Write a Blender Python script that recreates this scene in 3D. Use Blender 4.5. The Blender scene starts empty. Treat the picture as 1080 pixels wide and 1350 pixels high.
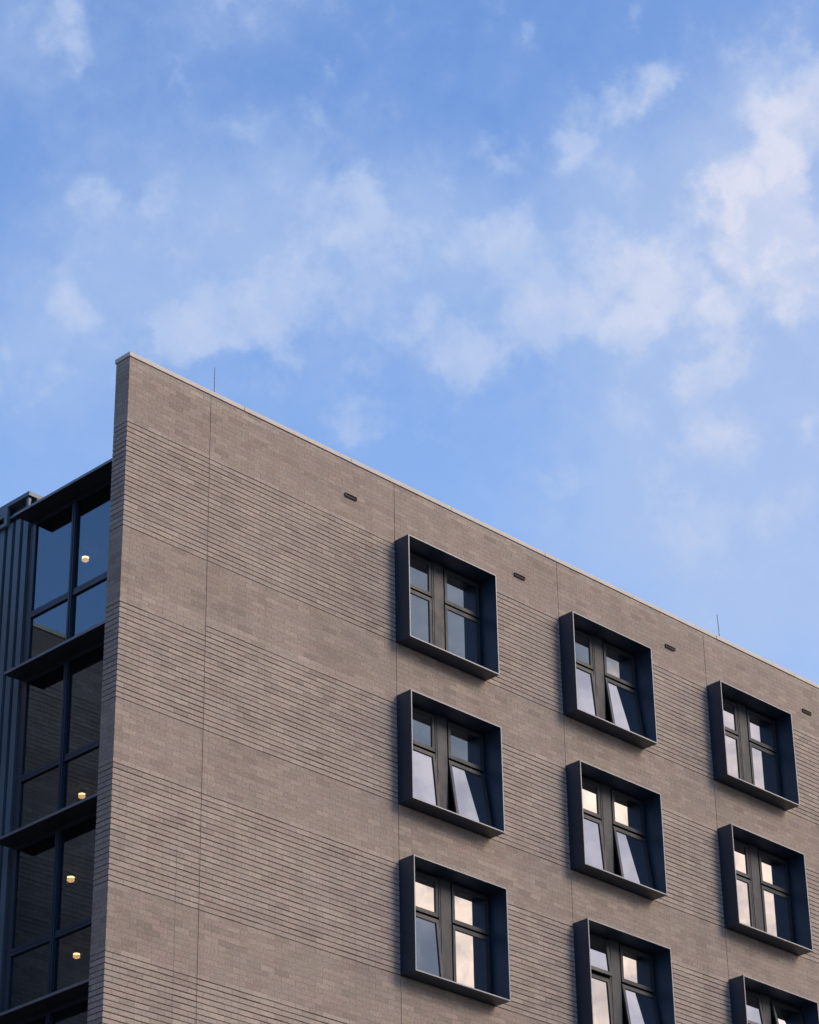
import bpy, bmesh, math, random
from mathutils import Vector, Matrix
R = math.radians
random.seed(7)
sc = bpy.context.scene
C = sc.collection

# ------------------------------------------------------------------ camera
YAW, PITCH, ROLL = 0.79483, 0.50989, -0.01713
CAM = Vector((-24.502, -30.612, 1.6))
fw = Vector((math.sin(YAW)*math.cos(PITCH), math.cos(YAW)*math.cos(PITCH), math.sin(PITCH)))
rt0 = Vector((math.cos(YAW), -math.sin(YAW), 0)); up0 = rt0.cross(fw)
rt = rt0*math.cos(ROLL) + up0*math.sin(ROLL)
up = -rt0*math.sin(ROLL) + up0*math.cos(ROLL)
cam_d = bpy.data.cameras.new("camera")
cam_d.sensor_fit = 'VERTICAL'; cam_d.sensor_height = 24.0
cam_d.lens = 24.0*3591.44/1350.0
cam_d.clip_start = 0.1; cam_d.clip_end = 20000
cam = bpy.data.objects.new("camera", cam_d); C.objects.link(cam)
M = Matrix((rt, up, -fw)).transposed().to_4x4(); M.translation = CAM
cam.matrix_world = M
sc.camera = cam

def sky_dir(px, py):
    """direction on the sky of a place measured in the photograph"""
    return (fw + rt*((px-540)/3591.44) - up*((py-675)/3591.44)).normalized()

# ------------------------------------------------------------------ light and sky
SUN_AZ, SUN_EL = R(150), R(32)          # azimuth from +Y towards +X
SUN_DIR = Vector((math.sin(SUN_AZ)*math.cos(SUN_EL), math.cos(SUN_AZ)*math.cos(SUN_EL), math.sin(SUN_EL)))
sc.view_settings.view_transform = 'Standard'
sc.view_settings.look = 'None'
sc.view_settings.exposure = 0.8
sc.view_settings.gamma = 1.0
sun_d = bpy.data.lights.new("sun", 'SUN'); sun_d.energy = 1.6; sun_d.angle = R(26)
sun_d.color = (1.0, 0.85, 0.72)
sun = bpy.data.objects.new("sun", sun_d); C.objects.link(sun)
sun.rotation_euler = SUN_DIR.to_track_quat('Z', 'Y').to_euler()

world = bpy.data.worlds.new("World"); sc.world = world; world.use_nodes = True
nt = world.node_tree; nt.nodes.clear()

class NB:
    """small helper for writing node graphs"""
    def __init__(s, nt): s.nt = nt
    def n(s, typ, **kw):
        o = s.nt.nodes.new(typ)
        for k, v in kw.items(): setattr(o, k, v)
        return o
    def put(s, sock, v):
        if hasattr(v, 'is_output'): s.nt.links.new(v, sock)
        else: sock.default_value = v
    def m(s, op, a, b=None, c=None, clamp=False):
        o = s.n('ShaderNodeMath', operation=op, use_clamp=clamp)
        s.put(o.inputs[0], a)
        if b is not None: s.put(o.inputs[1], b)
        if c is not None: s.put(o.inputs[2], c)
        return o.outputs[0]
    def vm(s, op, a, b=None, out=0, scale=None):
        o = s.n('ShaderNodeVectorMath', operation=op)
        s.put(o.inputs[0], a)
        if b is not None: s.put(o.inputs[1], b)
        if scale is not None: s.put(o.inputs['Scale'], scale)
        return o.outputs[out]
    def noise(s, vec, scale, detail=4, rough=.5, dist=0.0, dim='3D'):
        o = s.n('ShaderNodeTexNoise', noise_dimensions=dim)
        s.put(o.inputs['Vector'], vec)
        o.inputs['Scale'].default_value = scale; o.inputs['Detail'].default_value = detail
        o.inputs['Roughness'].default_value = rough; o.inputs['Distortion'].default_value = dist
        return o
    def ramp(s, v, a, b, lo=0.0, hi=1.0, smooth=True):
        o = s.n('ShaderNodeMapRange')
        o.interpolation_type = 'SMOOTHSTEP' if smooth else 'LINEAR'
        s.put(o.inputs[0], v)
        o.inputs[1].default_value = a; o.inputs[2].default_value = b
        o.inputs[3].default_value = lo; o.inputs[4].default_value = hi
        return o.outputs[0]
    def mix(s, f, a, b, mode='MIX'):
        o = s.n('ShaderNodeMix', data_type='RGBA', blend_type=mode)
        s.put(o.inputs[0], f); s.put(o.inputs[6], a); s.put(o.inputs[7], b)
        return o.outputs[2]

b = NB(nt)
tc = b.n('ShaderNodeTexCoord').outputs['Generated']
sky = b.n('ShaderNodeTexSky', sky_type='NISHITA')
sky.sun_disc = False; sky.sun_elevation = SUN_EL; sky.sun_rotation = SUN_AZ
sky.air_density = 1.0; sky.dust_density = 0.6; sky.ozone_density = 2.2
bg_sky = b.n('ShaderNodeBackground'); bg_sky.inputs[1].default_value = 0.12
skyc = b.mix(1.0, sky.outputs[0], (.95, 1.10, 1.34, 1), 'MULTIPLY')
nt.links.new(skyc, bg_sky.inputs[0])
# clouds: noise over the direction, gathered where the photograph has its cloud banks
w1 = b.noise(tc, 26.0, 5, .60)
warp = b.vm('SCALE', b.vm('SUBTRACT', w1.outputs['Color'], (.5, .5, .5)), scale=0.034)
wd = b.vm('ADD', tc, warp)
w2 = b.noise(tc, 12.0, 2, .5)
wv = b.vm('ADD', tc, b.vm('SCALE', b.vm('SUBTRACT', w2.outputs['Color'], (.5, .5, .5)), scale=0.06))
def blobs(vec, lst, inner=0.0):
    acc = None
    for x, y, r, s in lst:
        v = b.ramp(b.vm('DISTANCE', vec, tuple(sky_dir(x, y)), out=1), r/3591.44, inner*r/3591.44, 0.0, s)
        acc = v if acc is None else b.m('ADD', acc, v)
    return acc
# thin veils: photo x, y, radius, strength
VEIL = [(200,350,300,.5),(430,345,250,.5),(640,380,250,.45),(850,370,260,.55),(1000,270,250,.65),(980,720,380,.75),(1060,520,230,.35),(850,580,230,.3),
 (60,390,190,.4),(480,530,130,.2),(1010,80,190,.35),(790,180,150,.25),(60,40,170,.35),(330,10,160,.3),(650,560,160,.12)]
# separate puffs
PUFF = [(118,262,46,.7),(198,278,38,.55),(90,370,60,.4),(130,420,52,.55),(78,490,40,.55),(20,525,42,.55),(215,440,62,.6),(265,420,60,.5),(340,400,75,.5),
 (350,450,52,.6),(410,370,75,.5),(490,262,44,.6),(455,285,60,.5),(520,350,78,.45),(590,310,62,.55),(645,320,60,.55),(590,455,58,.6),(630,482,44,.6),
 (690,415,70,.75),(745,410,55,.6),(700,335,60,.5),(795,328,50,.75),(815,410,66,.65),(880,385,66,.6),(860,325,60,.55),(960,390,75,.7),(990,290,68,1.0),
 (1035,325,66,1.0),(1010,235,60,1.0),(955,235,62,.75),(1050,175,70,.75),(1000,150,50,.5),(1065,120,60,.7),(930,512,52,.7),(965,480,50,.55),(1065,410,52,.85),
 (475,505,42,.5),(485,560,44,.5),(455,580,32,.35),(950,575,46,.55),(990,572,44,.55),(1050,577,34,.6),(845,550,44,.45),(820,580,40,.35),(712,610,46,.4),(735,642,38,.35),
 (880,610,58,.4),(775,180,54,.5),(740,203,42,.45),(840,120,48,.45),(890,113,36,.3),(820,242,44,.45),(905,265,32,.6),(1020,45,46,.45),(985,75,36,.4),(70,22,56,.45),(105,42,46,.3),
 (320,3,64,.5),(347,48,22,.35),(240,190,40,.25),(455,205,36,.3),(650,205,40,.25),(590,240,30,.25),(970,700,95,.35),(870,690,80,.25),(1040,680,70,.35),(930,755,80,.25),
 (8,455,22,.5),(840,460,50,.4),(540,440,50,.3),(440,430,50,.4),(300,310,70,.3),(380,260,60,.3),(900,440,60,.4)]
n0 = b.noise(tc, 14.0, 4, .55).outputs['Fac']
n1 = b.noise(wd, 34.0, 4, .55).outputs['Fac']
n2 = b.noise(tc, 100.0, 4, .6).outputs['Fac']
fine = b.m('ADD', b.m('MULTIPLY', b.m('SUBTRACT', n1, .5), 1.05), b.m('MULTIPLY', b.m('SUBTRACT', n2, .5), .85))
veil = b.m('ADD', b.m('ADD', blobs(wv, VEIL), b.m('MULTIPLY', b.m('SUBTRACT', n0, .5), .7)), b.m('MULTIPLY', fine, .45))
vor = b.n('ShaderNodeTexVoronoi', feature='F1'); b.put(vor.inputs['Vector'], wd)
vor.inputs['Scale'].default_value = 42.0; vor.inputs['Detail'].default_value = 1.0; vor.inputs['Roughness'].default_value = .5
fine = b.m('MULTIPLY_ADD', b.m('SUBTRACT', .50, vor.outputs['Distance']), .62, fine)
puffs = b.m('ADD', blobs(wd, [(x, y, r*1.38, s) for x, y, r, s in PUFF], .1), fine)
sunny = b.vm('DOT_PRODUCT', tc, (math.sin(R(118))*math.cos(R(20)), math.cos(R(118))*math.cos(R(20)), math.sin(R(20))), out=1)
west = b.ramp(sunny, .45, .93)
veil_m = b.ramp(veil, -.16, .74, 0.0, .68)
puff_m = b.ramp(puffs, -.03, .74, 0.0, .74)
mask = b.m('SUBTRACT', 1.0, b.m('MULTIPLY', b.m('SUBTRACT', 1.0, veil_m), b.m('SUBTRACT', 1.0, puff_m)))
glow = b.ramp(b.vm('DISTANCE', tc, tuple(sky_dir(1040, 290)), out=1), 420/3591.44, 0)
shade = b.ramp(b.noise(wd, 44.0, 4, .55).outputs['Fac'], .34, .62, .35, 1.0)
bright = b.m('MULTIPLY', b.m('MULTIPLY', b.ramp(puffs, .15, 1.15), shade), b.m('MULTIPLY_ADD', glow, .60, .40))
sep = b.n('ShaderNodeSeparateXYZ'); nt.links.new(tc, sep.inputs[0])
elev = sep.outputs[2]
cool = b.mix(bright, (.248, .325, .485, 1), (.45, .455, .525, 1))
# evening side: cream cloud low down, a grey-blue bank over it, lavender above
lat = b.vm('DOT_PRODUCT', wd, (-.643, -.766, 0), out=1)
hgt = b.m('ADD', b.m('MULTIPLY_ADD', lat, .42, elev), b.m('MULTIPLY', b.m('SUBTRACT', b.noise(tc, 22, 5, .6).outputs['Fac'], .5), .09))
lowc = b.mix(b.ramp(b.noise(wd, 55, 6, .6).outputs['Fac'], .36, .64), (.60, .49, .44, 1), (.98, .77, .62, 1))
warmc = b.mix(b.ramp(hgt, .392, .425), lowc, (.14, .165, .205, 1))
hgt2 = b.m('ADD', b.m('SUBTRACT', elev, lat), b.m('MULTIPLY', b.m('SUBTRACT', b.noise(tc, 22, 5, .6).outputs['Fac'], .5), .07))
warmc = b.mix(b.ramp(hgt2, .436, .472), warmc, (.42, .40, .455, 1))
warmc = b.mix(1.0, warmc, b.mix(b.ramp(b.noise(wd, 42, 6, .6).outputs['Fac'], .32, .68), (.72, .74, .78, 1), (1.22, 1.2, 1.16, 1)), 'MULTIPLY')
fill_glow = b.vm('DISTANCE', tc, (math.sin(R(99))*math.cos(R(24)), math.cos(R(99))*math.cos(R(24)), math.sin(R(24))), out=1)
warmc = b.mix(b.ramp(fill_glow, .36, .10), warmc, (7.5, 5.8, 4.7, 1))  # warm sky glow added out of view as extra light on the facade
west = b.m('MAXIMUM', west, b.ramp(fill_glow, .40, .20))
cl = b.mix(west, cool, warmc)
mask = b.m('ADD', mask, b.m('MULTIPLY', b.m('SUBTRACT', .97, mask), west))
hz = b.n('ShaderNodeBackground'); hz.inputs[0].default_value = (.222, .330, .535, 1)
cool_side = b.m('SUBTRACT', 1.0, west)
hm = b.n('ShaderNodeMixShader'); nt.links.new(b.m('MULTIPLY', b.ramp(elev, .66, .27, 0, .95), cool_side), hm.inputs[0])
nt.links.new(bg_sky.outputs[0], hm.inputs[1]); nt.links.new(hz.outputs[0], hm.inputs[2])
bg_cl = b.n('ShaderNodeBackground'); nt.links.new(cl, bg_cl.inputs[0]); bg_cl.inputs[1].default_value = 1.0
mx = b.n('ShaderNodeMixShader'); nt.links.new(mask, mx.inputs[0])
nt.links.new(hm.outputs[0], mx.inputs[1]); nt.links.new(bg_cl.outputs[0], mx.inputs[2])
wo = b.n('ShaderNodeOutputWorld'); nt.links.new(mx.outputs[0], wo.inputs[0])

# ------------------------------------------------------------------ materials
def mat(name):
    m = bpy.data.materials.new(name); m.use_nodes = True
    p = m.node_tree.nodes['Principled BSDF']
    return m, NB(m.node_tree), p

COURSE = 3.1/33; BW = 0.30; Z0 = 25.292

def brick_material(name, base=(.288, .242, .206)):
    m, q, p = mat(name)
    oc = q.n('ShaderNodeTexCoord').outputs['Object']
    sp = q.n('ShaderNodeSeparateXYZ'); m.node_tree.links.new(oc, sp.inputs[0])
    u = q.m('SUBTRACT', sp.outputs[0], sp.outputs[1])
    v = q.m('DIVIDE', q.m('SUBTRACT', sp.outputs[2], Z0-40*3.1), COURSE)
    row = q.m('FLOOR', v)
    odd = q.m('MODULO', row, 2.0)
    uu = q.m('ADD', q.m('DIVIDE', u, BW), q.m('MULTIPLY', odd, .5))
    uu = q.m('ADD', uu, 100.0)
    col = q.m('FLOOR', uu)
    fu = q.m('SUBTRACT', uu, col); fv = q.m('SUBTRACT', v, row)
    cid = q.n('ShaderNodeCombineXYZ')
    q.put(cid.inputs[0], col); q.put(cid.inputs[1], row); cid.inputs[2].default_value = 3.0
    wn = q.n('ShaderNodeTexWhiteNoise', noise_dimensions='3D'); m.node_tree.links.new(cid.outputs[0], wn.inputs['Vector'])
    rnd = wn.outputs['Value']
    sc_ = q.n('ShaderNodeSeparateColor'); m.node_tree.links.new(wn.outputs['Color'], sc_.inputs[0])
    # tone of each brick
    c0 = tuple(base)+(1,)
    dark = (base[0]*.70, base[1]*.66, base[2]*.66, 1)
    light = (base[0]*1.22, base[1]*1.20, base[2]*1.16, 1)
    pink = (base[0]*1.04, base[1]*.93, base[2]*.95, 1)
    olive = (base[0]*.98, base[1]*.99, base[2]*.88, 1)
    k = q.mix(q.ramp(rnd, .55, 1.0, 0, .8), c0, light)
    k = q.mix(q.ramp(rnd, .30, 0.0, 0, .55), k, dark)
    k = q.mix(q.m('MULTIPLY', q.ramp(sc_.outputs[1], .5, .9), .5), k, pink)
    k = q.mix(q.m('MULTIPLY', q.ramp(sc_.outputs[2], .6, .95), .45), k, olive)
    # batches of brick: soft larger patches
    cid2 = q.vm('MULTIPLY', cid.outputs[0], (.16, .11, 1))
    pt = q.noise(cid2, 1.0, 3, .6).outputs['Fac']
    k = q.mix(q.ramp(pt, .46, .74, 0, .34), k, q.mix(1.0, k, (.78, .75, .74, 1), 'MULTIPLY'))
    k = q.mix(q.ramp(pt, .45, .28, 0, .35), k, q.mix(1.0, k, (1.13, 1.11, 1.05, 1), 'MULTIPLY'))
    # the plain courses are coloured slightly darker and browner than the raked ones
    fb = q.m('FRACT', q.m('ADD', q.m('DIVIDE', q.m('SUBTRACT', Z0, sp.outputs[2]), 3.1), 20.0))
    flat = q.m('GREATER_THAN', fb, 22/33)
    k = q.mix(flat, q.mix(1.0, k, (1.06, 1.06, 1.06, 1), 'MULTIPLY'), q.mix(1.0, k, (.93, .915, .905, 1), 'MULTIPLY'))
    # fine grain and rain streaks
    gr = q.noise(oc, 70.0, 4, .6).outputs['Fac']
    g2 = q.noise(oc, 26.0, 3, .6).outputs['Fac']
    k = q.mix(1.0, k, q.mix(q.ramp(g2, .3, .7), (.84, .84, .84, 1), (1.14, 1.14, 1.14, 1)), 'MULTIPLY')
    k = q.mix(1.0, k, q.mix(gr, (.76, .76, .76, 1), (1.24, 1.24, 1.24, 1)), 'MULTIPLY')
    st = q.noise(q.vm('MULTIPLY', oc, (2.6, 2.6, .16)), 1.0, 5, .6).outputs['Fac']
    k = q.mix(1.0, k, q.mix(q.ramp(st, .35, .7), (1.03, 1.03, 1.03, 1), (.93, .925, .92, 1)), 'MULTIPLY')
    # mortar
    bed = q.m('MULTIPLY', q.ramp(fv, .0, .07), q.ramp(fv, 1.0, .93))
    # line strength varies from joint to joint
    hd = q.m('MULTIPLY', q.ramp(fu, .0, .028), q.ramp(fu, 1.0, .972))
    mort = q.m('SUBTRACT', 1.0, q.m('MULTIPLY', bed, hd))
    vis = q.noise(q.vm('MULTIPLY', cid.outputs[0], (.35, .6, 1)), 1.0, 2, .6).outputs['Fac']
    mort = q.m('MULTIPLY', mort, q.ramp(vis, .34, .66, .40, 1.0))
    k = q.mix(mort, k, (base[0]*.50, base[1]*.47, base[2]*.46, 1))
    m.node_tree.links.new(k, p.inputs['Base Color'])
    p.inputs['Roughness'].default_value = .88; p.inputs['Specular IOR Level'].default_value = .25
    bp = q.n('ShaderNodeBump'); bp.inputs['Strength'].default_value = .5; bp.inputs['Distance'].default_value = .006
    hgt = q.m('SUBTRACT', q.m('ADD', q.m('MULTIPLY', gr, .5), q.m('MULTIPLY', rnd, .5)), mort)
    m.node_tree.links.new(hgt, bp.inputs['Height']); m.node_tree.links.new(bp.outputs[0], p.inputs['Normal'])
    return m

def plain(name, col, rough=.5, metallic=0.0, var=.12, scale=3.0, spec=.5, streak=False):
    m, q, p = mat(name)
    oc = q.n('ShaderNodeTexCoord').outputs['Object']
    v = q.vm('MULTIPLY', oc, (1, 1, .25)) if streak else oc
    nz = q.noise(v, scale, 6, .6).outputs['Fac']
    lo = tuple(c*(1-var*1.6) for c in col)+(1,); hi = tuple(c*(1+var*1.6) for c in col)+(1,)
    m.node_tree.links.new(q.mix(q.ramp(nz, .3, .7), lo, hi), p.inputs['Base Color'])
    m.node_tree.links.new(q.ramp(nz, .25, .75, rough*.85, min(1, rough*1.2)), p.inputs['Roughness'])
    p.inputs['Metallic'].default_value = metallic; p.inputs['Specular IOR Level'].default_value = spec
    return m

def glass(name, refl, tint, trans, rmin, wav=.0022):
    """coated pane: part mirror, part see-through"""
    m = bpy.data.materials.new(name); m.use_nodes = True
    t = m.node_tree; t.nodes.clear(); q = NB(t)
    oc = q.n('ShaderNodeTexCoord').outputs['Object']
    bp = q.n('ShaderNodeBump'); bp.inputs['Strength'].default_value = .25; bp.inputs['Distance'].default_value = wav
    t.links.new(q.noise(oc, 1.6, 2, .5).outputs['Fac'], bp.inputs['Height'])
    g = q.n('ShaderNodeBsdfGlossy'); g.inputs['Roughness'].default_value = .015
    g.inputs['Color'].default_value = tint+(1,); t.links.new(bp.outputs[0], g.inputs['Normal'])
    tr = q.n('ShaderNodeBsdfTransparent'); tr.inputs['Color'].default_value = trans+(1,)
    lw = q.n('ShaderNodeLayerWeight'); lw.inputs['Blend'].default_value = .35
    f = q.ramp(lw.outputs['Facing'], 0, 1, rmin, refl, smooth=False)
    mx = q.n('ShaderNodeMixShader'); t.links.new(f, mx.inputs[0])
    t.links.new(tr.outputs[0], mx.inputs[1]); t.links.new(g.outputs[0], mx.inputs[2])
    o = q.n('ShaderNodeOutputMaterial'); t.links.new(mx.outputs[0], o.inputs[0])
    return m

BRICK = brick_material('brick')
WBRICK = brick_material('shaded_wing_brick', (.20, .172, .165))  # darker copy of the brick; the wing's shade is put into its colour
COPING = plain('coping_stone', (.50, .455, .40), .75, 0, .06, 2.0, .3)
METAL = plain('charcoal_metal', (.014, .028, .050), .42, .0, .10, 2.5, .5, True)
EDGE = plain('pale_metal_edge', (.15, .165, .19), .4, .2, .06)
FRAME = plain('window_frame_grey', (.022, .027, .033), .5, 0, .06, 4, .3)
GASKET = plain('black_gasket', (.008, .008, .010), .6)
SEAL = plain('joint_sealant', (.15, .122, .108), .8)
CLAD = plain('standing_seam_metal', (.068, .106, .138), .45, .0, .10, 1.5, .5, True)
DARKCLAD = plain('dark_seam', (.012, .018, .03), .55)
AWN = plain('sunshade_metal', (.026, .028, .034), .5, 0, .10, 2.0, .4)
PAINT = plain('interior_paint', (.30, .27, .22), .85)
SLAB = plain('roof_membrane', (.16, .16, .165), .9)
STEEL = plain('rod_steel', (.10, .12, .17), .4, .6)
VENTM = plain('vent_brown', (.030, .022, .020), .7)
GLASS = glass('window_glass', .95, (.93, .94, .96), (.10, .10, .11), .55)
CGLASS = glass('corner_glass', .55, (.27, .39, .49), (.36, .36, .38), .30, .002)
CURTAIN = plain('blind_fabric', (.16, .15, .14), .9)

# ------------------------------------------------------------------ mesh helpers
def box(bm, x0, x1, y0, y1, z0, z1, mi=0):
    vs = [bm.verts.new((x, y, z)) for x in (x0, x1) for y in (y0, y1) for z in (z0, z1)]
    for f in ((0,1,3,2),(4,6,7,5),(0,4,5,1),(2,3,7,6),(0,2,6,4),(1,5,7,3)):
        bm.faces.new([vs[i] for i in f]).material_index = mi
def tube(bm, p0, p1, r0, r1=None, n=10):
    r1 = r0 if r1 is None else r1
    d = (Vector(p1)-Vector(p0)); mt = Matrix.Translation((Vector(p0)+Vector(p1))/2) @ d.to_track_quat('Z','Y').to_matrix().to_4x4()
    bmesh.ops.create_cone(bm, cap_ends=True, segments=n, radius1=r0, radius2=r1, depth=d.length, matrix=mt)
def obj(name, bm, mats, parent=None, loc=None, bevel=0, keep_normals=False):
    if not keep_normals: bmesh.ops.recalc_face_normals(bm, faces=bm.faces)
    me = bpy.data.meshes.new(name); bm.to_mesh(me); bm.free()
    for m in (mats if isinstance(mats, (list, tuple)) else [mats]): me.materials.append(m)
    o = bpy.data.objects.new(name, me); C.objects.link(o)
    if parent: o.parent = parent
    if loc: o.location = loc
    if bevel:
        md = o.modifiers.new('bevel', 'BEVEL'); md.width = bevel; md.segments = 2; md.limit_method = 'ANGLE'
    return o
def tag(o, label=None, cat=None, group=None, kind=None):
    if label: o['label'] = label
    if cat: o['category'] = cat
    if group: o['group'] = group
    if kind: o['kind'] = kind
    return o
def empty(name, loc=(0,0,0)):
    o = bpy.data.objects.new(name, None); C.objects.link(o); o.location = loc; o.empty_display_size = .3
    return o

# ------------------------------------------------------------------ ground
bm = bmesh.new(); box(bm, -3000, 3000, -3000, 3000, -.5, 0)
tag(obj('ground', bm, plain('paving', (.075, .075, .072), .9, 0, .15, .4)), kind='structure')

# ------------------------------------------------------------------ brick building
bld = empty('brick_building')
tag(bld, 'taupe brick building with boxed dark windows and metal clad glazed end', 'building')
X = [6.296, 10.732, 15.173]; WW = 2.315; HH = 2.060; D = 0.351
XEND = 34.0; T = 0.356; ZT = 26.476
NH, ND = .016, .024     # raked joint height and depth

def course_profile(z_lo, z_hi, grooves):
    """(offset, z) going up, with a raked joint at the foot of every banded course"""
    pts = []; z = z_lo
    for g in grooves:
        d_ = ND+random.uniform(-.014, .004); a_ = random.uniform(-.003, .002); h_ = NH+random.uniform(-.003, .003)
        pts += [(0, g+a_), (d_, g+a_), (d_, g+h_), (0, g+h_)]
    if not grooves: return [(0, z_lo), (0, z_hi)]
    out = [(0, z_lo)] if grooves[0] > z_lo+1e-6 else []
    return out + pts + [(0, z_hi)]

def sweep(bm, path_of, prof):
    rows = [[bm.verts.new((x, y, z)) for x, y in path_of(o)] for o, z in prof]
    for r0, r1 in zip(rows, rows[1:]):
        for i in range(len(r0)-1):
            bm.faces.new((r0[i], r0[i+1], r1[i+1], r1[i]))

bm = bmesh.new()
JG = .006
panels = [(0.0, 1.83), (1.83, X[0]), (X[0], X[1]), (X[1], X[2]), (X[2], XEND)]
NR = 8
for k, (xa, xb) in enumerate(panels):
    x0 = xa+JG if k else 0.0; x1 = xb-JG if k < 4 else xb
    hole = k-2 if k >= 2 else None
    for r in range(-1, NR):
        zt = Z0-3.1*r; zb = zt-22*COURSE; zs = zt-3.1
        segs = []
        if r == -1: segs.append((Z0, ZT, [], False))
        else:
            gs = [zt-COURSE*(i+1) for i in range(22)][::-1]
            if r == 1 and k == 0: gs = gs[:-3]+[zt-.012]
            if r == 1 and k == 1: gs = gs[:-1]+[zt-.012]
            segs.append((zb, zt, gs, r < 3))
            segs.append((max(zs, 0), zb, [], False))
        for za, zc, gs, win in segs:
            gs = [g for g in gs if g+NH < zc]
            pr = course_profile(za, zc, gs)
            xs = x0
            if win and hole is not None: xs = X[hole]+WW-.001
            xf = .62 if k == 0 else xs
            if gs and r < 5:                       # each brick's length of joint is raked a little differently
                xq = xf
                while xq < x1-1e-6:
                    xn = min(x1, (math.floor(xq/.45+1e-6)+1)*.45)
                    if x1-xn < .05: xn = x1
                    pj = course_profile(za, zc, gs)
                    sweep(bm, lambda o: [(xq, o), (xn, o)], pj); xq = xn
            else: sweep(bm, lambda o: [(xf, o), (x1, o)], pr)
            if k == 0:
                sweep(bm, lambda o: [(x1, T-o), (o, T-o), (o, o), (xf, o)], pr)
            else:
                sweep(bm, lambda o: [(x1, T-.001*k), (xs, T-.001*k)], [(0, za), (0, zc)])
            # returns into the movement joint
            sweep(bm, lambda o: [(x1, o), (x1, .06)], pr)
            if k: sweep(bm, lambda o: [(xs, .06), (xs, o)], pr)
wall = obj('brick_wall', bm, BRICK, bld, keep_normals=True)
for j in [p[0] for p in panels[1:]]:
    bm = bmesh.new(); 
    zs = [(0, ZT)] if j == 1.83 else [(0, Z0-6.2-HH), (Z0-6.2, Z0-3.1-HH), (Z0-3.1, Z0-HH), (Z0, ZT)]
    for a, c in zs: box(bm, j-.02, j+.02, .012, .05, a, c-.003)
    obj('movement_joint', bm, SEAL, bld)
# faint secondary joint low on the corner panel
bm = bmesh.new(); box(bm, 1.345, 1.353, -.0015, .02, 10.0, 17.9)
obj('movement_joint', bm, SEAL, bld)

# coping
bm = bmesh.new()
cuts = [-.018]+[2.6*i for i in range(1, 13)]+[XEND]
for a, c in zip(cuts, cuts[1:]):
    dz = random.uniform(-.003, .003); dy = random.uniform(-.003, .003)
    box(bm, a, c-.007, -.018+dy, T+.018+dy, ZT+.012, ZT+.098+dz)
box(bm, .01, XEND, .01, T-.01, ZT-.05, ZT+.02)
obj('coping', bm, COPING, bld, bevel=.006)

# small overflow vents below the coping
for i, vx in enumerate((5.18, 9.635, 14.06, 18.50)):
    bm = bmesh.new()
    cx, cz = vx, 25.765; hw, hh = .145, .036
    box(bm, cx-hw, cx+hw, -.030, .03, cz+hh-.010, cz+hh)
    box(bm, cx-hw, cx+hw, -.030, .03, cz-hh, cz-hh+.010)
    box(bm, cx-hw, cx-hw+.012, -.030, .03, cz-hh+.010, cz+hh-.010)
    box(bm, cx+hw-.012, cx+hw, -.030, .03, cz-hh+.010, cz+hh-.010)
    box(bm, cx-hw+.012, cx+hw-.012, -.020, .03, cz-.006, cz+.006)
    box(bm, cx-hw+.012, cx+hw-.012, -.004, .03, cz-hh+.010, cz+hh-.010, 1)
    obj('vent', bm, [VENTM, GASKET], bld)

# ------------------------------------------------------------------ boxed windows
def bar_frame(bm, x0, x1, z0, z1, l, r, t, bt, y0, y1):
    box(bm, x0, x0+l, y0, y1, z0, z1); box(bm, x1-r, x1, y0, y1, z0, z1)
    box(bm, x0+l, x1-r, y0, y1, z1-t, z1); box(bm, x0+l, x1-r, y0, y1, z0, z0+bt)

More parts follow.
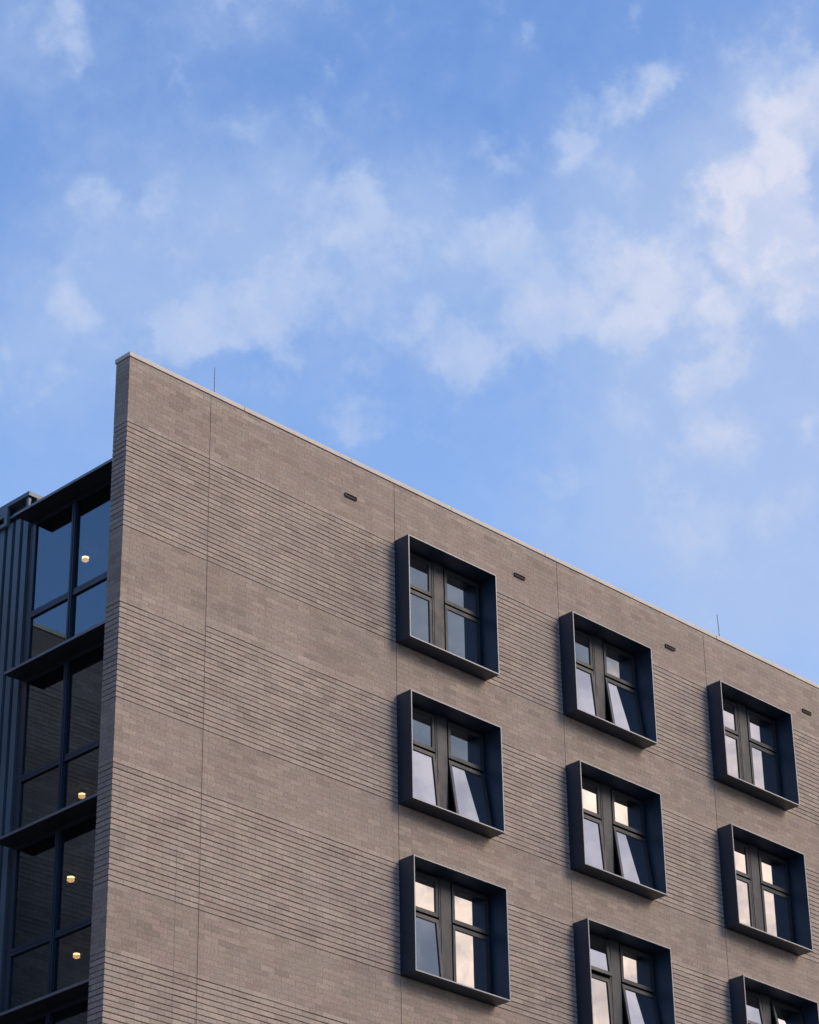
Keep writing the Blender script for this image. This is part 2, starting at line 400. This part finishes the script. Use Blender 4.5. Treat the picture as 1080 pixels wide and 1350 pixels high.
CX = WW/2
HALVES = [(.062, CX-.172), (CX+.172, WW-.062)]
def make_window(col, row, angles, label=None):
    """angles: degrees each sash is pushed out (upper left, lower left, upper right, lower right)"""
    bm = bmesh.new(); t = .022; w, h = WW-.001, HH
    box(bm, .001, t, -D+.003, .16, -h, -.001)            # left cheek
    box(bm, w-t, w, -D+.003, .16, -h, -.001)             # right cheek
    box(bm, t, w-t, -D+.003, .16, -t-.001, -.001)        # head
    box(bm, t, w-t, -D+.003, .16, -h, -h+t)              # base
    # front edge in a paler colour than the cheeks
    box(bm, .001, t, -D, -D+.003, -h, -.001, 1); box(bm, w-t, w, -D, -D+.003, -h, -.001, 1)
    box(bm, t, w-t, -D, -D+.003, -t-.001, -.001, 1); box(bm, t, w-t, -D, -D+.003, -h, -h+t, 1)
    win = obj('window', bm, [METAL, EDGE], bld, (X[col], 0, Z0-3.1*row))
    if label: win['label'] = label
    # fixed frame: outer bars, transom
    bm = bmesh.new()
    bar_frame(bm, t, w-t, -h+t, -t-.001, .040, .040, .038, .045, .088, .155)
    box(bm, .062, CX-.155, .100, .155, -.812, -.776); box(bm, CX+.155, w-.062, .100, .155, -.812, -.776)
    obj('frame', bm, FRAME, win)
    bm = bmesh.new()
    box(bm, CX-.150, CX+.150, .052, .158, -h+t+.001, -t-.002)
    box(bm, CX-.112, CX+.104, .044, .0525, -h+t+.001, -t-.002)
    box(bm, CX-.155, CX-.150, .060, .158, -h+t+.001, -t-.002); box(bm, CX+.150, CX+.155, .060, .158, -h+t+.001, -t-.002)
    obj('mullion', bm, FRAME, win, bevel=.004)
    bm = bmesh.new(); box(bm, CX-.172, CX-.155, .094, .157, -h+t+.001, -t-.002); box(bm, CX+.155, CX+.172, .094, .157, -h+t+.001, -t-.002)
    obj('gasket', bm, GASKET, win)
    i = 0
    for (a, c) in HALVES:
        inner_right = a < 1
        for (zt, zb) in ((-.062, -.776), (-.812, -h+.066)):
            ang = angles[i]; i += 1
            # the sash hangs from its top edge and swings out at the foot
            hh = zt-zb; ww = c-a; ls = .062
            bm = bmesh.new()
            bar_frame(bm, .003, ww-.003, -hh+.002, -.002, ls, ls, .070, .070, .045, .092)
            bar_frame(bm, .003+ls, ww-.003-ls, -hh+.072, -.072, .008, .008, .008, .008, .057, .085)
            sash = obj('sash', bm, FRAME, win, (a, 0, zt))
            bm = bmesh.new(); box(bm, ls+.004, ww-ls-.004, .066, .074, -hh+.074, -.074)
            pane = obj('pane', bm, GLASS, win, (a, 0, zt))
            if ang:
                for o in (sash, pane):
                    o.rotation_euler.x = -R(ang); o.location.y = .045-.045*math.cos(R(ang)) - .0
    return win

make_window(0, 0, (0, 0, 0, 0))
make_window(0, 1, (0, 5.5, 0, 8.5), 'window with both lower sashes pushed open')
make_window(0, 2, (0, 5.0, 0, 0), 'window with its left lower sash ajar')
make_window(1, 0, (0, 5, 0, 7.5), 'window with both lower sashes pushed open')
make_window(1, 1, (0, 4.5, 0, 7.5), 'window with both lower sashes pushed open')
make_window(1, 2, (6.0, 2.5, 0, 8), 'window with upper left and lower sashes open')
make_window(2, 0, (0, 0, 0, 0))
make_window(2, 1, (0, 0, 0, 0))
make_window(2, 2, (7, 0, 11, 0), 'window with both upper sashes pushed open')

# ------------------------------------------------------------------ body of the building behind the brick
XG = 0.60                                   # plane of the corner glazing
ZA = [24.81, 21.755, 18.72, 15.67, 12.62, 9.57, 6.52]
bm = bmesh.new()
box(bm, XG+.12, XEND, T+.01, 14, 25.00, 25.25)
for z in ZA[1:]: box(bm, XG+.16, XEND, T+.01, 14, z-.20, z+.06)
obj('roof_slab', bm, SLAB, bld)
bm = bmesh.new()
box(bm, 5.9, 6.1, T+.01, 14, 0, 24.99)
box(bm, XEND-.2, XEND, T+.01, 14, 0, 25.6)
box(bm, XG+.16, XEND, 13.8, 14, 0, 24.99)
box(bm, 6.1, XEND, 4.2, 4.4, 0, 24.99)
obj('interior_wall', bm, PAINT, bld)
# blank partitions that catch the lamp light
bm = bmesh.new()
for z in ZA[1:4]:
    box(bm, 4.6, 4.8, 3.9, 7.0, z+.07, z+2.8)
obj('partition', bm, PAINT, bld)

# corner glazing
YL, YR, YM = 3.20, 0.80, 2.03
for i, z in enumerate(ZA[:5]):
    zt = z-.045; zb = ZA[i+1]+.02 if i+1 < len(ZA) else z-3.0
    zm = zt-1.83
    bm = bmesh.new()
    x0, x1 = XG-.03, XG+.06
    box(bm, x0, x1, YL-.085, YL, zb, zt-.06)                    # jambs
    box(bm, x0, x1, YR, YR+.06, zb, zt-.06)
    box(bm, x0, x1, YR, YL, zt-.06, zt)                         # head
    box(bm, x0, x1, YR+.06, YL-.085, zb, zb+.06)                # foot
    cw = obj('corner_window', bm, METAL, bld)
    bm = bmesh.new()
    box(bm, x0-.03, x1, YM-.045, YM+.045, zb+.06, zt-.06)
    box(bm, x0-.042, x0-.03, YM-.012, YM+.012, zb+.06, zt-.06)
    obj('mullion', bm, METAL, cw)
    bm = bmesh.new()
    for a, c in ((YR+.06, YM-.045), (YM+.045, YL-.085)):
        box(bm, x0-.008, x1, a, c, zm-.065, zm-.01); box(bm, x0-.002, x1, a, c, zm+.0, zm+.055)
    obj('transom', bm, METAL, cw)
    for a, c in ((YR+.06, YM-.045), (YM+.045, YL-.085)):
        for p0, p1 in ((zb+.06, zm-.065), (zm+.055, zt-.06)):
            bm = bmesh.new(); box(bm, XG, XG+.012, a, c, p0, p1)
            obj('pane', bm, CGLASS, cw)
    # sunshade over each window
    bm = bmesh.new()
    vs = []
    prof = [(XG-.42, z), (XG-.42, z-.055), (XG-.36, z-.058), (XG-.02, z-.045), (XG+.10, z-.045), (XG+.10, z)]
    for y in (T+.02, YL+.04): vs.append([bm.verts.new((x, y, zz)) for x, zz in prof])
    n = len(prof)
    for k in range(n): bm.faces.new((vs[0][k], vs[0][(k+1) % n], vs[1][(k+1) % n], vs[1][k]))
    bm.faces.new(vs[0]); bm.faces.new(vs[1][::-1])
    obj('sunshade', bm, AWN, bld)
    bm = bmesh.new(); box(bm, XG-.424, XG-.42, T+.02, YL+.04, z-.052, z-.006)
    obj('sunshade_edge', bm, EDGE, bld)
# wall behind the brick corner, where the glazing ends
bm = bmesh.new(); box(bm, XG, XG+.1, T+.001, YR, 0, 24.9)
obj('corner_panel', bm, METAL, bld)

# ribbed metal cladding beyond the glazing
bm = bmesh.new()
box(bm, XG+.02, XG+.12, YL+.005, 8.0, 0, 25.28, 1)
y = YL+.115
while y < 8.0:
    box(bm, XG-.055, XG+.02, y, y+.135, 0, 24.985, 0)
    y += .225
box(bm, XG-.03, XG+.02, YL+.005, YL+.05, 0, 24.7, 1)
obj('metal_cladding', bm, [CLAD, DARKCLAD], bld)
bm = bmesh.new()
box(bm, XG-.12, XG+.30, YL+.06, 8.0, 25.315, 25.40)
box(bm, XG-.09, XG-.03, YL+.10, YL+.16, 25.12, 25.315)
obj('metal_cap', bm, CLAD, bld, bevel=.006)
bm = bmesh.new()
box(bm, XG-.12, XG-.06, YL+.66, 8.0, 25.22, 25.315)
box(bm, XG-.12, XG-.06, YL+.66, 8.0, 24.945, 25.02)
for a in (YL+.66, YL+1.12, YL+2.0, YL+2.9, YL+3.8):
    box(bm, XG-.12, XG-.06, a, a+.09, 25.02, 25.22)
box(bm, XG-.118, XG-.062, YL+.75, 8.0, 25.14, 25.22)
box(bm, XG-.07, XG-.05, YL+.3, YL+.66, 25.08, 25.13)
obj('gutter_fascia', bm, CLAD, bld)

# ceiling lamps behind the corner glazing
GLOW, q, p = mat('lamp_glow')
p.inputs['Base Color'].default_value = (.9, .8, .6, 1)
p.inputs['Emission Color'].default_value = (1.0, .60, .22, 1); p.inputs['Emission Strength'].default_value = 6.5
FILLRING, q, p = mat('lamp_fill_ring')
p.inputs['Emission Color'].default_value = (1.0, .58, .22, 1); p.inputs['Emission Strength'].default_value = 30.0
def lamp(x, y, z, label):
    t = empty('ceiling_lamp', (x, y, z))
    tag(t, label, 'lamp', 'ceiling lamps behind the corner glazing')
    bm = bmesh.new(); bmesh.ops.create_uvsphere(bm, u_segments=20, v_segments=10, radius=.066, matrix=Matrix.Diagonal((1, 1, .62, 1)))
    obj('lamp_shade', bm, GLOW, t)
    bm = bmesh.new(); tube(bm, (0, 0, .045), (0, 0, .16), .06, .06, 16); obj('lamp_base', bm, FRAME, t)
    bm = bmesh.new(); tube(bm, (0, 0, .028), (0, 0, .046), .050, .062, 16); obj('fill_ring', bm, FILLRING, t)  # glowing ring added above the shade to light the ceiling
bm = bmesh.new()
for z in ZA[:4]: box(bm, XG+.17, 5.88, T+.02, 12, z-.175, z-.150)
obj('suspended_ceiling', bm, PAINT, bld)
def lamp_at(px, py, z, label):
    d = sky_dir(px, py); k = (z-.335-CAM.z)/d.z; P = CAM+d*k
    lamp(P.x, P.y, P.z, label)
lamp_at(112.5, 738, ZA[0], 'lit lamp in the topmost corner window, just below the roof edge sunshade')
lamp_at(108, 1050, ZA[1], 'lit lamp low in the second corner window, just above a sunshade')
lamp_at(93.3, 1160, ZA[2], 'lit lamp in the upper pane of the lowest visible corner window')
lamp_at(101, 1261, ZA[2], 'lit lamp in the lower pane of the lowest visible corner window')

# pale door surrounds that catch the lamp light
def surround(px, py, x, hv, wx):
    d = sky_dir(px, py); k = (x-CAM.x)/d.x; P = CAM+d*k
    bm = bmesh.new()
    box(bm, -.015, .015, -.03, .03, -.02, hv); box(bm, .015, wx, -.03, .03, -.02, .012)
    obj('door_surround', bm, PALE, bld, P)
PALE = plain('white_gloss_paint', (.75, .70, .62), .4)
surround(109.5, 758, 2.25, .26, .22); surround(89, 1178, 2.25, .24, .27)

# lightning rods on the parapet
def rod(x, y, lean, h, label):
    t = empty('lightning_rod', (x, y, ZT+.098))
    tag(t, label, 'lightning rod', 'lightning rods on the roof edge')
    bm = bmesh.new(); tube(bm, (0, 0, .02), (lean, 0, h), .011, .008, 8); obj('spike', bm, STEEL, t)
    bm = bmesh.new(); tube(bm, (0, 0, 0), (0, 0, .03), .04, .025, 12); obj('base', bm, STEEL, t)
rod(2.12, .25, 0, .72, 'thin upright lightning rod near the brick corner on the left')
rod(16.06, .25, -.03, .72, 'thin leaning lightning rod on the far right roof edge')

# neighbouring wing seen mirrored in the corner glazing
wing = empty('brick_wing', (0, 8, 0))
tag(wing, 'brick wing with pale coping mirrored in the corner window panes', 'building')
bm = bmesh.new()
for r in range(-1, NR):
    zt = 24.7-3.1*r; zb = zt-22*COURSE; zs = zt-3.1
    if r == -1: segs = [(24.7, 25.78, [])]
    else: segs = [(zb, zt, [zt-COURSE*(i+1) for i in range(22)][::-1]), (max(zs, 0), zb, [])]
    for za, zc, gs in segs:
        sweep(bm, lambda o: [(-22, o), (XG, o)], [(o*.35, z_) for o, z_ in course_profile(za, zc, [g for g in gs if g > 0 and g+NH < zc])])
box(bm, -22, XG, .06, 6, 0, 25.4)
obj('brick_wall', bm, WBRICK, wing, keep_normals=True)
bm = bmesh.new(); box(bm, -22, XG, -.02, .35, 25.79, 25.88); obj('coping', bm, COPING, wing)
